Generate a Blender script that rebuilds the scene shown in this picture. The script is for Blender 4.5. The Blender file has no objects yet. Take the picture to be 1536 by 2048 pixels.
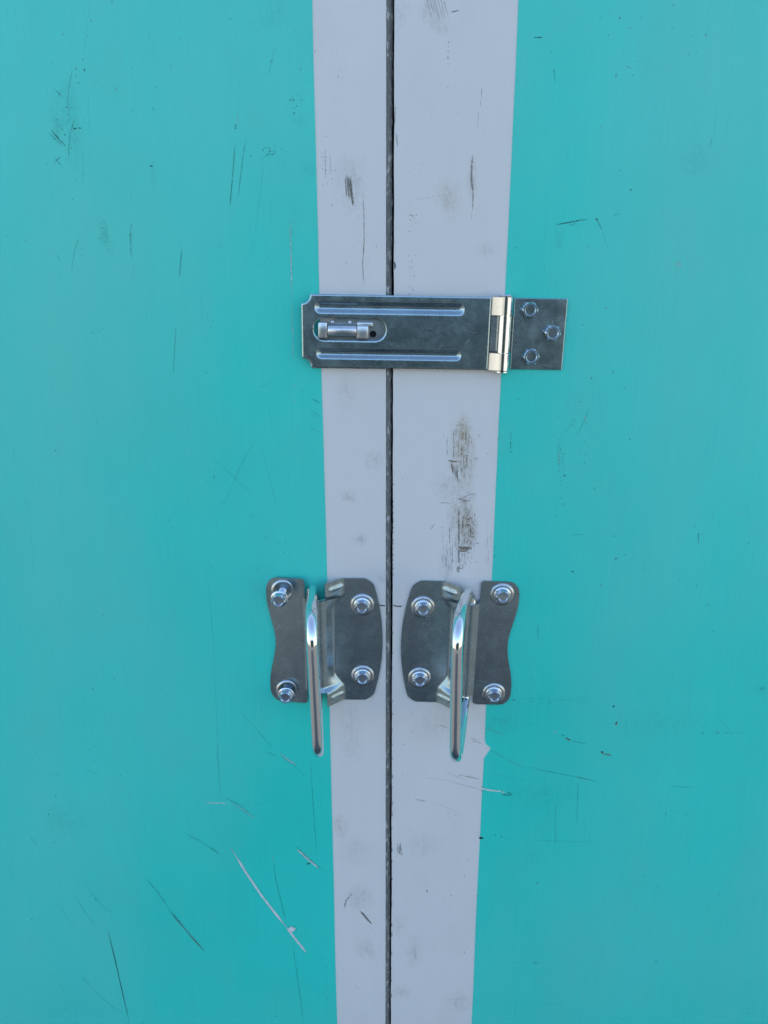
import bpy, bmesh, math, random
from mathutils import Vector, Matrix
random.seed(7)
scene = bpy.context.scene
col = scene.collection
MM = 0.001
R = math.radians

# ------------------------------------------------------------------ camera
F_PX, PITCH, DIST, CAM_Z = 1538.0, R(17.6), 0.55, 1.50     # focal length in photo pixels, tilt down, distance to the doors, eye height
cd = bpy.data.cameras.new('camera')
cam = bpy.data.objects.new('camera', cd)
col.objects.link(cam)
cam.location = (0, -DIST, CAM_Z)
cam.rotation_euler = (R(90) - PITCH, 0, 0)
cd.sensor_fit = 'VERTICAL'
cd.sensor_height = 24.0
cd.lens = 24.0 * F_PX / 2048.0
cd.clip_start, cd.clip_end = 0.01, 2000
scene.camera = cam
scene.render.resolution_x, scene.render.resolution_y = 768, 1024

# ------------------------------------------------------------------ world, sun, exposure
SUN_EL, SUN_AZ = R(36), R(4)        # the sun stands high behind the doors: their front is in open shade
EXPOSURE = 1.55
w = bpy.data.worlds.new('World'); scene.world = w; w.use_nodes = True
nt = w.node_tree; nt.nodes.clear()
def N(t, ty, **kw):
    n = t.nodes.new(ty)
    for k, v in kw.items(): setattr(n, k, v)
    return n
sky = N(nt, 'ShaderNodeTexSky', sky_type='NISHITA', sun_disc=False, sun_elevation=SUN_EL, sun_rotation=SUN_AZ, dust_density=2.2)
bg = N(nt, 'ShaderNodeBackground'); bg.inputs['Strength'].default_value = 0.15
out = N(nt, 'ShaderNodeOutputWorld')
# unseen horizon band added for reflections: darker and higher towards -Y, bright warm sides
tc = N(nt, 'ShaderNodeTexCoord')
sep = N(nt, 'ShaderNodeSeparateXYZ'); nt.links.new(tc.outputs['Generated'], sep.inputs[0])
nz = N(nt, 'ShaderNodeTexNoise'); nz.inputs['Scale'].default_value = 3.5; nz.inputs['Detail'].default_value = 5
nt.links.new(tc.outputs['Generated'], nz.inputs['Vector'])
def math_n(t, op, a, b=None, c=None, clamp=False):
    m = N(t, 'ShaderNodeMath', operation=op, use_clamp=clamp)
    for i, v in enumerate((a, b, c)):
        if v is None: continue
        if isinstance(v, (int, float)): m.inputs[i].default_value = v
        else: t.links.new(v, m.inputs[i])
    return m.outputs[0]
front = math_n(nt, 'MAXIMUM', math_n(nt, 'MULTIPLY', sep.outputs['Y'], -1.0), 0.0)
fp = math_n(nt, 'POWER', front, 3.0)
line = math_n(nt, 'MULTIPLY_ADD', fp, 0.15, 0.02)
line = math_n(nt, 'ADD', line, math_n(nt, 'MULTIPLY_ADD', nz.outputs['Fac'], 0.16, -0.08))
above = math_n(nt, 'MULTIPLY_ADD', math_n(nt, 'SUBTRACT', sep.outputs['Z'], line), 16.0, 0.5, clamp=True)
tr = N(nt, 'ShaderNodeValToRGB')
tr.color_ramp.elements[0].position = 0.78; tr.color_ramp.elements[0].color = (3.9, 3.65, 3.1, 1)
tr.color_ramp.elements[1].position = 0.945; tr.color_ramp.elements[1].color = (0.08, 0.15, 0.16, 1)
nt.links.new(front, tr.inputs['Fac'])
mx = N(nt, 'ShaderNodeMix', data_type='RGBA')
nt.links.new(above, mx.inputs['Factor']); nt.links.new(tr.outputs['Color'], mx.inputs['A']); nt.links.new(sky.outputs[0], mx.inputs['B'])
nt.links.new(mx.outputs['Result'], bg.inputs['Color']); nt.links.new(bg.outputs[0], out.inputs[0])

sl = bpy.data.lights.new('sun', 'SUN'); sl.energy = 3.0; sl.angle = R(0.5); sl.color = (1, 0.95, 0.88)
sun = bpy.data.objects.new('sun', sl); col.objects.link(sun)
sd = Vector((math.sin(SUN_AZ) * math.cos(SUN_EL), math.cos(SUN_AZ) * math.cos(SUN_EL), math.sin(SUN_EL)))
sun.rotation_euler = sd.to_track_quat('Z', 'Y').to_euler(); sun.location = sd * 5

vs = scene.view_settings
vs.view_transform = 'Standard'; vs.look = 'None'; vs.exposure = EXPOSURE; vs.gamma = 1; vs.use_curve_mapping = False
scene.render.engine = 'CYCLES'

# ------------------------------------------------------------------ measuring: a point of the photo on the door's face (X, Z in metres)
CT, ST = math.cos(PITCH), math.sin(PITCH)
def on_door(px, py):
    u, v = (px - 768) / F_PX, (1024 - py) / F_PX
    k = DIST / (CT + ST * v)
    return Vector((u * k, CAM_Z + (-ST + CT * v) * k))

# ------------------------------------------------------------------ materials
def new_mat(name):
    m = bpy.data.materials.new(name); m.use_nodes = True
    t = m.node_tree
    return m, t, t.nodes['Principled BSDF']
def tex(t, ty, vec, scale=(1, 1, 1), **inp):
    mp = N(t, 'ShaderNodeMapping'); mp.inputs['Scale'].default_value = scale
    t.links.new(vec, mp.inputs['Vector'])
    n = N(t, ty)
    for k, v in inp.items(): n.inputs[k].default_value = v
    t.links.new(mp.outputs[0], n.inputs['Vector'])
    return n
def ramp(t, fac, a, b, ca, cb):
    r = N(t, 'ShaderNodeValToRGB')
    r.color_ramp.elements[0].position = a; r.color_ramp.elements[0].color = (*ca, 1) if not isinstance(ca, float) else (ca, ca, ca, 1)
    r.color_ramp.elements[1].position = b; r.color_ramp.elements[1].color = (*cb, 1) if not isinstance(cb, float) else (cb, cb, cb, 1)
    t.links.new(fac, r.inputs['Fac'])
    return r.outputs['Color']
def mixc(t, fac, a, b, blend='MIX'):
    m = N(t, 'ShaderNodeMix', data_type='RGBA', blend_type=blend)
    for s, v in (('Factor', fac), ('A', a), ('B', b)):
        if isinstance(v, (int, float)): m.inputs[s].default_value = v
        elif isinstance(v, tuple): m.inputs[s].default_value = (*v, 1)
        else: t.links.new(v, m.inputs[s])
    return m.outputs['Result']
def bump(t, p, h, strength, dist):
    b = N(t, 'ShaderNodeBump'); b.inputs['Strength'].default_value = strength; b.inputs['Distance'].default_value = dist
    t.links.new(h, b.inputs['Height']); t.links.new(b.outputs[0], p.inputs['Normal'])

def paint(name, c1, c2, dirt, rough, grain, faded, chalk):
    m, t, p = new_mat(name)
    o = N(t, 'ShaderNodeTexCoord').outputs['Object']
    big = tex(t, 'ShaderNodeTexNoise', o, (1, 1, 0.8), Scale=5.0, Detail=4.0, Roughness=0.55)
    c = ramp(t, big.outputs['Fac'], 0.32, 0.70, c1, c2)
    # faint drawn-down grain of the rolled sheet
    streak = tex(t, 'ShaderNodeTexNoise', o, (420, 1, 9), Scale=1.0, Detail=3.0, Roughness=0.6)
    c = mixc(t, grain, c, ramp(t, streak.outputs['Fac'], 0.25, 0.75, 0.25, 1.0), 'MULTIPLY')
    grime = tex(t, 'ShaderNodeTexNoise', o, (1, 1, 0.6), Scale=26.0, Detail=7.0, Roughness=0.68)
    c = mixc(t, ramp(t, grime.outputs['Fac'], 0.52, 0.82, 0.0, 0.34), c, dirt)
    spk = tex(t, 'ShaderNodeTexNoise', o, (1, 1, 0.7), Scale=330.0, Detail=2.0, Roughness=0.5)
    zone = tex(t, 'ShaderNodeTexNoise', o, (1, 1, 0.8), Scale=11.0, Detail=3.0)
    f = math_n(t, 'MULTIPLY', ramp(t, spk.outputs['Fac'], 0.69, 0.74, 0.0, 0.75), ramp(t, zone.outputs['Fac'], 0.50, 0.66, 0.0, 1.0))
    c = mixc(t, f, c, (0.03, 0.05, 0.05))
    t.links.new(c, p.inputs['Base Color'])
    wide = tex(t, 'ShaderNodeTexNoise', o, (1, 1, 0.45), Scale=3.2, Detail=5.0, Roughness=0.6)
    rgh = math_n(t, 'MULTIPLY_ADD', grime.outputs['Fac'], 0.22, rough)
    t.links.new(math_n(t, 'ADD', rgh, math_n(t, 'MULTIPLY_ADD', wide.outputs['Fac'], 0.30, -0.15)), p.inputs['Roughness'])
    # chalky, faded zones
    c = mixc(t, ramp(t, wide.outputs['Fac'], 0.42, 0.75, 0.0, chalk), c, faded)
    t.links.new(c, p.inputs['Base Color'])
    p.inputs['Specular IOR Level'].default_value = 0.55
    h = tex(t, 'ShaderNodeTexNoise', o, (1, 1, 1), Scale=38.0, Detail=4.0)
    hh = math_n(t, 'ADD', math_n(t, 'MULTIPLY', h.outputs['Fac'], 0.12), math_n(t, 'MULTIPLY', wide.outputs['Fac'], 2.2))
    bump(t, p, hh, 1.0, 0.0012)
    return m
M_TEAL = paint('turquoise_paint', (0.026, 0.65, 0.545), (0.036, 0.705, 0.60), (0.08, 0.52, 0.45), 0.25, 0.07, (0.15, 0.60, 0.53), 0.62)
M_WHITE = paint('white_paint', (0.69, 0.695, 0.685), (0.73, 0.735, 0.725), (0.56, 0.56, 0.53), 0.30, 0.03, (0.64, 0.645, 0.62), 0.6)

def worn_edge():
    m, t, p = new_mat('worn_door_edge')
    o = N(t, 'ShaderNodeTexCoord').outputs['Object']
    a = tex(t, 'ShaderNodeTexNoise', o, (1, 1, 0.35), Scale=420.0, Detail=6.0, Roughness=0.7)
    b = tex(t, 'ShaderNodeTexNoise', o, (1, 1, 0.5), Scale=30.0, Detail=4.0)
    c = mixc(t, b.outputs['Fac'], (0.09, 0.10, 0.10), (0.21, 0.215, 0.20))
    c = mixc(t, ramp(t, a.outputs['Fac'], 0.54, 0.64, 0.0, 1.0), c, (0.48, 0.49, 0.49))
    c = mixc(t, ramp(t, a.outputs['Fac'], 0.33, 0.41, 1.0, 0.0), c, (0.02, 0.02, 0.022))
    t.links.new(c, p.inputs['Base Color']); p.inputs['Roughness'].default_value = 0.7
    bump(t, p, a.outputs['Fac'], 0.6, 0.0008)
    return m
M_EDGE = worn_edge()
def plain(name, c, rough, metal=0.0):
    m, t, p = new_mat(name)
    o = N(t, 'ShaderNodeTexCoord').outputs['Object']
    a = tex(t, 'ShaderNodeTexNoise', o, Scale=60.0, Detail=5.0)
    t.links.new(mixc(t, a.outputs['Fac'], tuple(x * .75 for x in c), tuple(min(1, x * 1.2) for x in c)), p.inputs['Base Color'])
    p.inputs['Roughness'].default_value = rough; p.inputs['Metallic'].default_value = metal
    return m
M_BACK = plain('shade_black', (0.012, 0.012, 0.013), 0.9)  # near-black standing in for shade behind the gap and in the staple hole
def asphalt():
    m, t, p = new_mat('asphalt')
    o = N(t, 'ShaderNodeTexCoord').outputs['Object']
    a = tex(t, 'ShaderNodeTexNoise', o, Scale=160.0, Detail=5.0)
    t.links.new(ramp(t, a.outputs['Fac'], 0.3, 0.75, (0.05, 0.05, 0.048), (0.13, 0.128, 0.118)), p.inputs['Base Color'])
    p.inputs['Roughness'].default_value = 0.9; bump(t, p, a.outputs['Fac'], 0.6, 0.004)
    return m

def zinc(name, c, r0, r1, mott=0.35, scratch=0.18):
    m, t, p = new_mat(name)
    o = N(t, 'ShaderNodeTexCoord').outputs['Object']
    a = tex(t, 'ShaderNodeTexNoise', o, Scale=900.0, Detail=3.0, Roughness=0.6)
    b = tex(t, 'ShaderNodeTexNoise', o, Scale=75.0, Detail=5.0, Roughness=0.65)
    cc = mixc(t, mott, c, ramp(t, b.outputs['Fac'], 0.3, 0.7, tuple(x * .62 for x in c), tuple(min(1, x * 1.2) for x in c)))
    cc = mixc(t, mott * 0.7, cc, ramp(t, a.outputs['Fac'], 0.3, 0.7, tuple(x * .6 for x in c), tuple(min(1, x * 1.25) for x in c)))
    # hairline handling scratches in three directions
    hs = None
    for k, (ang, sc) in enumerate(((0.35, 90), (-0.8, 120), (1.35, 70))):
        mp = N(t, 'ShaderNodeMapping'); mp.inputs['Rotation'].default_value = (0, ang, 0)
        t.links.new(o, mp.inputs['Vector'])
        wv = tex(t, 'ShaderNodeTexNoise', mp.outputs[0], (1500, 1, sc), Scale=1.0, Detail=1.0)
        r = ramp(t, wv.outputs['Fac'], 0.70, 0.78, 0.0, 1.0)
        hs = r if hs is None else mixc(t, 1.0, hs, r, 'LIGHTEN')
    cc = mixc(t, math_n(t, 'MULTIPLY', hs, scratch), cc, (0.82, 0.86, 0.9))
    t.links.new(cc, p.inputs['Base Color']); p.inputs['Metallic'].default_value = 1.0
    rr = math_n(t, 'MULTIPLY_ADD', b.outputs['Fac'], r1 - r0, r0)
    rr = math_n(t, 'ADD', rr, math_n(t, 'MULTIPLY', hs, 0.12))
    t.links.new(rr, p.inputs['Roughness'])
    bump(t, p, a.outputs['Fac'], 0.10, 0.0002)
    return m
M_ZINC = zinc('zinc_plated_sheet', (0.37, 0.475, 0.515), 0.16, 0.36)
M_BRIGHT = zinc('bright_zinc', (0.74, 0.77, 0.79), 0.07, 0.22, 0.15, 0.2)
M_WIRE = zinc('bright_zinc_wire', (0.78, 0.81, 0.83), 0.05, 0.13, 0.08, 0.1)
M_WASHER = zinc('dull_zinc_washer', (0.52, 0.56, 0.58), 0.20, 0.36, 0.3, 0.15)
M_SOFT = zinc('satin_zinc', (0.62, 0.66, 0.69), 0.24, 0.40, 0.2, 0.15)
M_SCREW = zinc('blue_zinc_screw', (0.60, 0.69, 0.77), 0.14, 0.28, 0.2, 0.2)

def mark_mat(name, c1, c2, rough, kind):
    """wear on the paint: a scratch, scuff or smudge; UV runs along and across it, the 'wear' attribute is its strength"""
    m, t, p = new_mat(name)
    o = N(t, 'ShaderNodeTexCoord').outputs['Object']
    uv = N(t, 'ShaderNodeUVMap').outputs[0]
    at = N(t, 'ShaderNodeAttribute', attribute_name='wear')
    s = N(t, 'ShaderNodeSeparateXYZ'); t.links.new(uv, s.inputs[0])
    if kind == 'smudge':
        n1 = tex(t, 'ShaderNodeTexNoise', o, (1, 1, 0.7), Scale=85.0, Detail=9.0, Roughness=0.74)
        n2 = tex(t, 'ShaderNodeTexNoise', o, (900, 1, 60), Scale=1.0, Detail=3.0)
        dx = math_n(t, 'MULTIPLY_ADD', s.outputs[0], 2.0, -1.0); dy = math_n(t, 'MULTIPLY_ADD', s.outputs[1], 2.0, -1.0)
        rr = math_n(t, 'SQRT', math_n(t, 'ADD', math_n(t, 'MULTIPLY', dx, dx), math_n(t, 'MULTIPLY', dy, dy)))
        rr = math_n(t, 'ADD', rr, math_n(t, 'MULTIPLY_ADD', n1.outputs['Fac'], 2.2, -1.0))
        a = math_n(t, 'SUBTRACT', 1.0, rr, clamp=True)
        a = math_n(t, 'MULTIPLY', math_n(t, 'MULTIPLY', math_n(t, 'POWER', a, 1.1), 1.3 if name.startswith('tan') else 0.55), ramp(t, n1.outputs['Fac'], 0.34, 0.62, 0.2, 1.0))
        a = math_n(t, 'MULTIPLY', a, ramp(t, n2.outputs['Fac'], 0.3, 0.6, 0.45, 1.0))
        n3 = tex(t, 'ShaderNodeTexNoise', o, (1, 1, 0.5), Scale=620.0, Detail=4.0, Roughness=0.7)
        n4 = tex(t, 'ShaderNodeTexNoise', o, (1, 1, 0.7), Scale=210.0, Detail=5.0, Roughness=0.65)
        a = math_n(t, 'MULTIPLY', a, ramp(t, n3.outputs['Fac'], 0.36, 0.60, 0.25, 1.15))
        a = math_n(t, 'MULTIPLY', a, ramp(t, n4.outputs['Fac'], 0.38, 0.58, 0.25, 1.3))
        # never reach the patch border
        lim = math_n(t, 'SUBTRACT', 1.0, math_n(t, 'MAXIMUM', math_n(t, 'ABSOLUTE', dx), math_n(t, 'ABSOLUTE', dy)), clamp=True)
        a = math_n(t, 'MULTIPLY', a, math_n(t, 'MULTIPLY', lim, 5.0, clamp=True))
    else:
        n1 = tex(t, 'ShaderNodeTexNoise', o, (1, 1, 1), Scale=700.0, Detail=3.0, Roughness=0.7)
        lo, hi = (0.36, 0.52) if kind == 'dry' else (0.20, 0.40)
        a = ramp(t, n1.outputs['Fac'], lo, hi, 0.12 if kind == 'dry' else 0.55, 1.0)
    a = math_n(t, 'MULTIPLY', a, at.outputs['Fac'], clamp=True)
    t.links.new(mixc(t, n1.outputs['Fac'], c1, c2), p.inputs['Base Color'])
    p.inputs['Roughness'].default_value = rough
    t.links.new(a, p.inputs['Alpha'])
    return m
MARKS = {
    'dark':  mark_mat('dark_scratch', (0.012, 0.05, 0.055), (0.03, 0.10, 0.105), 0.6, 'dry'),
    'black': mark_mat('black_mark', (0.008, 0.008, 0.012), (0.02, 0.02, 0.03), 0.6, 'solid'),
    'white': mark_mat('bare_white_scratch', (0.66, 0.68, 0.70), (0.74, 0.75, 0.76), 0.5, 'solid'),
    'pale':  mark_mat('pale_scratch', (0.30, 0.52, 0.53), (0.50, 0.62, 0.63), 0.5, 'dry'),
    'brown': mark_mat('brown_scrape', (0.09, 0.065, 0.04), (0.27, 0.20, 0.12), 0.8, 'dry'),
    'grey':  mark_mat('grey_scuff', (0.16, 0.15, 0.14), (0.30, 0.29, 0.27), 0.7, 'dry'),
    'smudge': mark_mat('grey_smudge', (0.40, 0.41, 0.38), (0.52, 0.52, 0.48), 0.6, 'smudge'),
    'tealsmudge': mark_mat('dark_scuffed_paint', (0.06, 0.26, 0.26), (0.09, 0.33, 0.33), 0.6, 'smudge'),
    'tan':   mark_mat('tan_stain', (0.44, 0.35, 0.20), (0.56, 0.48, 0.31), 0.7, 'smudge'),
}

# ------------------------------------------------------------------ object helpers
def link(name, me, mats, parent=None, smooth=True):
    o = bpy.data.objects.new(name, me); col.objects.link(o)
    for m in (mats if isinstance(mats, (list, tuple)) else [mats]): me.materials.append(m)
    if smooth:
        for p in me.polygons: p.use_smooth = True
    if parent: o.parent = parent
    return o
def build(name, bm, mats, parent=None, smooth=True, recalc=True, sharp=40):
    if recalc: bmesh.ops.recalc_face_normals(bm, faces=bm.faces)
    me = bpy.data.meshes.new(name); bm.to_mesh(me); bm.free()
    o = link(name, me, mats, parent, smooth)
    if smooth and sharp: me.set_sharp_from_angle(angle=R(sharp))
    return o
def thing(name, label, cat, loc, rot=(0, 0, 0), group=None):
    o = bpy.data.objects.new(name, None); col.objects.link(o)
    o.location = loc; o.rotation_euler = rot; o.empty_display_size = 0.02
    o['label'] = label; o['category'] = cat
    if group: o['group'] = group
    if cat == 'door': o['kind'] = 'thing'
    return o
def P(x, p, z):                       # millimetres across, out from the door, up  ->  local metres
    return Vector((x * MM, -p * MM, z * MM))
def box(bm, x0, x1, p0, p1, z0, z1, bev=0.0):
    vs_ = [bm.verts.new(P(x, p, z)) for x in (x0, x1) for p in (p0, p1) for z in (z0, z1)]
    fs = []
    for q in ((0, 1, 3, 2), (4, 6, 7, 5), (0, 4, 5, 1), (2, 3, 7, 6), (0, 2, 6, 4), (1, 5, 7, 3)):
        fs.append(bm.faces.new([vs_[i] for i in q]))
    if bev:
        es = list({e for f in fs for e in f.edges})
        bmesh.ops.bevel(bm, geom=es, offset=bev * MM, segments=2, profile=0.5, affect='EDGES')
def lathe(bm, prof, cx, cz, seg=40, axis='p', tilt=None):
    """profile (r, h) turned round an axis standing out of the door at (cx, cz)"""
    rings = []
    for r, h in prof:
        if r < 1e-6:
            rings.append([bm.verts.new(P(cx, h, cz))]); continue
        rings.append([bm.verts.new(P(cx + r * math.cos(2 * math.pi * i / seg), h, cz + r * math.sin(2 * math.pi * i / seg))) for i in range(seg)])
    for a, b in zip(rings, rings[1:]):
        for i in range(seg):
            j = (i + 1) % seg
            if len(a) == 1 and len(b) == 1: break
            if len(a) == 1: bm.faces.new((a[0], b[i], b[j]))
            elif len(b) == 1: bm.faces.new((a[i], a[j], b[0]))
            else: bm.faces.new((a[i], a[j], b[j], b[i]))
def tube(bm, pts, r, seg=20, caps=True):
    """sweep a circle along a list of Vectors (metres)"""
    n = len(pts); prev = None; rings = []
    for i, q in enumerate(pts):
        t = (pts[min(i + 1, n - 1)] - pts[max(i - 1, 0)]).normalized()
        if prev is None:
            a = Vector((1, 0, 0)) if abs(t.x) < .9 else Vector((0, 0, 1))
            u = (a - t * a.dot(t)).normalized()
        else:
            u = (prev - t * prev.dot(t)).normalized()
        prev = u; v = t.cross(u)
        rr = r(i / (n - 1)) if callable(r) else r
        rings.append([bm.verts.new(q + (u * math.cos(2 * math.pi * k / seg) + v * math.sin(2 * math.pi * k / seg)) * rr * MM) for k in range(seg)])
    for a, b in zip(rings, rings[1:]):
        for k in range(seg):
            j = (k + 1) % seg
            bm.faces.new((a[k], a[j], b[j], b[k]))
    if caps:
        bm.faces.new(rings[0][::-1]); bm.faces.new(rings[-1])
def round_path(pts, radii, steps=10):
    """polyline with rounded corners"""
    res = [pts[0]]
    for i in range(1, len(pts) - 1):
        a, b, c = pts[i - 1], pts[i], pts[i + 1]
        d0, d1 = (a - b).normalized(), (c - b).normalized()
        half = d0.angle(d1) / 2
        t = radii[i] * MM / math.tan(half)
        p0, p1 = b + d0 * t, b + d1 * t
        ctr = b + (d0 + d1).normalized() * (radii[i] * MM / math.sin(half))
        e0, e1 = p0 - ctr, p1 - ctr
        ang = e0.angle(e1)
        for k in range(steps + 1):
            s = k / steps
            res.append(ctr + (e0 * math.sin((1 - s) * ang) + e1 * math.sin(s * ang)) / math.sin(ang))
    res.append(pts[-1])
    dense = []
    for a, b in zip(res, res[1:]):
        m = max(1, int((b - a).length / (4 * MM)))
        for k in range(m): dense.append(a.lerp(b, k / m))
    dense.append(res[-1])
    return dense
def thick(o, t):
    s = o.modifiers.new('Solidify', 'SOLIDIFY'); s.thickness = t * MM; s.offset = -1; s.use_even_offset = False
    e = o.modifiers.new('EdgeSplit', 'EDGE_SPLIT'); e.split_angle = R(42)
    return o
def sstep(a, b, x):
    t = max(0.0, min(1.0, (x - a) / (b - a)))
    return t * t * (3 - 2 * t)

# ------------------------------------------------------------------ ground
bm = bmesh.new(); bmesh.ops.create_grid(bm, x_segments=4, y_segments=4, size=5)
g = build('ground', bm, asphalt(), smooth=False); g['kind'] = 'structure'

# ------------------------------------------------------------------ wear on the paint
LEFT_EDGE = [(625, 0), (641, 600), (652, 1130), (675, 2048)]
X_L0 = sum(on_door(*q).x for q in LEFT_EDGE) / 4 
RIGHT_EDGE = [(1040, 0), (1004, 750), (968, 1480), (942, 2048)]
X_R0 = sum(on_door(*q).x for q in RIGHT_EDGE) / 4
X_GAP_L, X_GAP_R = 0.0014, 0.0066
marks = {'left_teal': [], 'left_white': [], 'right_white': [], 'right_teal': []}
def where(x, z):
    if x < X_L0: return 'left_teal'
    if x < 0.004: return 'left_white'
    if x < X_R0: return 'right_white'
    return 'right_teal'
VIEWS = {'A': (0, 0, 2.0), 'B': (768, 0, 2.0), 'C': (0, 560, 2.327), 'D': (780, 760, 2.032), 'E': (0, 1400, 2.0),
         'G': (768, 1350, 2.0), 'H': (640, 750, 4.042), 'P': (0, 0, 1.0)}
def at(view, q):
    x0, y0, s = VIEWS[view]
    return on_door(x0 + q[0] / s, y0 + q[1] / s)
def line(view, kind, width, strength, *pts, jit=0.25, taper=True):
    """a scratch: width in millimetres, points measured in a view of the photo"""
    w_ = [at(view, q) for q in pts]
    if kind == 'dark': width, strength = width * 0.88, strength * 0.72
    if kind == 'black' and view == 'H' and pts[0][0] > 620: kind, strength = 'brown', min(1, strength * 1.05)
    dense = []
    for a, b in zip(w_, w_[1:]):
        n = max(2, int((b - a).length / 0.0012))
        n = min(n, 160)
        for k in range(n): dense.append(a.lerp(b, k / n))
    dense.append(w_[-1])
    n = len(dense); wob = 0.0; va = vb = 0.0
    strip = []
    for i, q in enumerate(dense):
        t = (dense[min(i + 1, n - 1)] - dense[max(i - 1, 0)]).normalized(); nn = Vector((-t.y, t.x))
        wob = wob * 0.8 + random.uniform(-1, 1) * jit * 0.0002
        f = i / (n - 1)
        tp = min(1.0, 0.25 + 5 * min(f, 1 - f)) if taper else 1.0
        va = va * .8 + random.uniform(-1, 1) * .12; vb = vb * .8 + random.uniform(-1, 1) * .14
        ww = width * MM * 0.5 * tp * (0.97 + va)
        strip.append((q + nn * (wob + ww), q + nn * (wob - ww), strength * (0.92 + vb) * (min(1, 0.3 + 4 * min(f, 1 - f)) if taper else 1)))
    mid = dense[n // 2]
    marks[where(mid.x, mid.y)].append((kind, strip))
def smudge(view, kind, strength, cx, cy, rx, ry, rot=0):
    c = at(view, (cx, cy)); ex = (at(view, (cx + rx, cy)) - c).x; ez = (at(view, (cx, cy - ry)) - c).y
    a = R(rot); u = Vector((math.cos(a), math.sin(a))) * ex; v = Vector((-math.sin(a), math.cos(a))) * ez
    marks[where(c.x, c.y)].append((kind, ('patch', c, u, v, strength)))
def fleck(view, kind, strength, cx, cy, size=0.8):
    c = at(view, (cx, cy))
    if kind == 'black' and view == 'H': kind = 'brown'
    n = 7; pts = []
    asp = random.uniform(.6, 1.6)
    for i in range(n):
        r = size * MM * random.uniform(.18, .68)
        pts.append(c + Vector((math.cos(2 * math.pi * i / n) * r * asp, math.sin(2 * math.pi * i / n) * r)))
    marks[where(c.x, c.y)].append((kind, ('poly', pts, strength)))
def flecks(view, kind, strength, n, cx, cy, rx, ry, s0=.3, s1=.9):
    for _ in range(n):
        fleck(view, kind, strength * random.uniform(.5, 1), random.gauss(cx, rx * .5), random.gauss(cy, ry * .5), random.uniform(s0, s1))

# left panel, upper half
smudge('A', 'tealsmudge', .55, 285, 500, 60, 250); smudge('A', 'tealsmudge', .4, 225, 500, 45, 160)
line('A', 'dark', .7, .5, (292, 268), (275, 360), (270, 440)); line('A', 'dark', .6, .5, (300, 470), (283, 530), (275, 600), (278, 660))
line('A', 'dark', .5, .85, (218, 356), (256, 396)); line('A', 'dark', .5, .6, (225, 360), (248, 384)); line('A', 'dark', .4, .5, (205, 246), (220, 262))
line('A', 'dark', .6, .9, (204, 516), (240, 560), (268, 588)); line('A', 'dark', .5, .8, (194, 532), (258, 588)); line('A', 'dark', .5, .6, (200, 520), (262, 584))
line('A', 'dark', .5, .8, (212, 656), (244, 626)); line('A', 'dark', .5, .7, (220, 634), (248, 664))
line('A', 'dark', .8, .5, (335, 280), (342, 278)); fleck('A', 'dark', .9, 338, 279, 1.6); fleck('A', 'dark', .9, 320, 513, 1.6); fleck('A', 'dark', .8, 302, 514, 1.6)
flecks('A', 'dark', .7, 60, 255, 480, 75, 240, .3, .9); flecks('A', 'dark', .5, 25, 345, 640, 45, 160, .25, .7)
line('A', 'dark', .5, .95, (613, 424), (614, 446)); fleck('A', 'dark', .9, 606, 664, 1.5); fleck('A', 'dark', .8, 626, 350, .8)
smudge('A', 'tealsmudge', .35, 612, 700, 22, 90)
line('A', 'dark', .6, .95, (942, 572), (934, 660), (926, 760), (918, 838)); line('A', 'dark', .45, .65, (984, 550), (966, 680), (952, 796))
line('A', 'pale', .4, .8, (952, 450), (950, 500)); line('A', 'dark', .9, .8, (934, 503), (946, 500), (944, 514), (936, 512))
line('A', 'dark', .35, .4, (1105, 170), (1085, 250), (1074, 310))
flecks('A', 'dark', .8, 16, 1075, 610, 60, 45, .5, 1.1); flecks('A', 'dark', .7, 14, 1175, 420, 50, 70, .5, 1.0); flecks('A', 'dark', .5, 20, 1210, 300, 50, 120, .3, .7)
line('A', 'dark', .7, .8, (1060, 632), (1072, 616), (1092, 620), (1106, 600)); line('A', 'dark', .5, .5, (1150, 395), (1172, 404), (1180, 412))
smudge('A', 'tealsmudge', .35, 1195, 480, 45, 40); smudge('A', 'tealsmudge', .3, 1090, 60, 150, 80, 30); smudge('A', 'tealsmudge', .3, 1240, 680, 50, 60)
line('A', 'dark', .3, .45, (1060, 630), (1045, 740), (1025, 900), (1004, 1050)); line('A', 'dark', .3, .35, (1010, 1080), (1060, 1050), (1085, 1010))
line('A', 'pale', .7, .95, (1162, 880), (1163, 960), (1166, 1080), (1167, 1190)); line('P', 'pale', .5, .8, (583, 590), (585, 660), (586, 727)); line('A', 'dark', .4, .7, (1165, 910), (1165, 945))
line('A', 'dark', .55, .95, (728, 995), (723, 1050), (718, 1114))
line('A', 'dark', .6, .6, (526, 892), (522, 960), (526, 1038)); smudge('A', 'tealsmudge', .4, 525, 960, 14, 90); fleck('A', 'dark', .8, 527, 902, 1.1); fleck('A', 'dark', .8, 520, 940, .9)
smudge('A', 'tealsmudge', .5, 418, 950, 40, 100, 5); flecks('A', 'dark', .6, 22, 420, 950, 25, 75, .3, .8); line('A', 'dark', .4, .45, (408, 870), (426, 905), (432, 960))
line('A', 'dark', .45, .6, (318, 945), (300, 1000), (290, 1050), (288, 1092)); line('A', 'dark', .35, .6, (220, 1008), (244, 1044)); fleck('A', 'dark', .9, 334, 957, .9); fleck('A', 'dark', .9, 328, 1024, .8); fleck('A', 'dark', .6, 238, 1108, 1)
line('A', 'dark', .35, .45, (534, 760), (520, 806)); line('A', 'dark', .35, .4, (535, 425), (526, 460)); line('A', 'dark', .3, .4, (335, 590), (332, 740))
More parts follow.
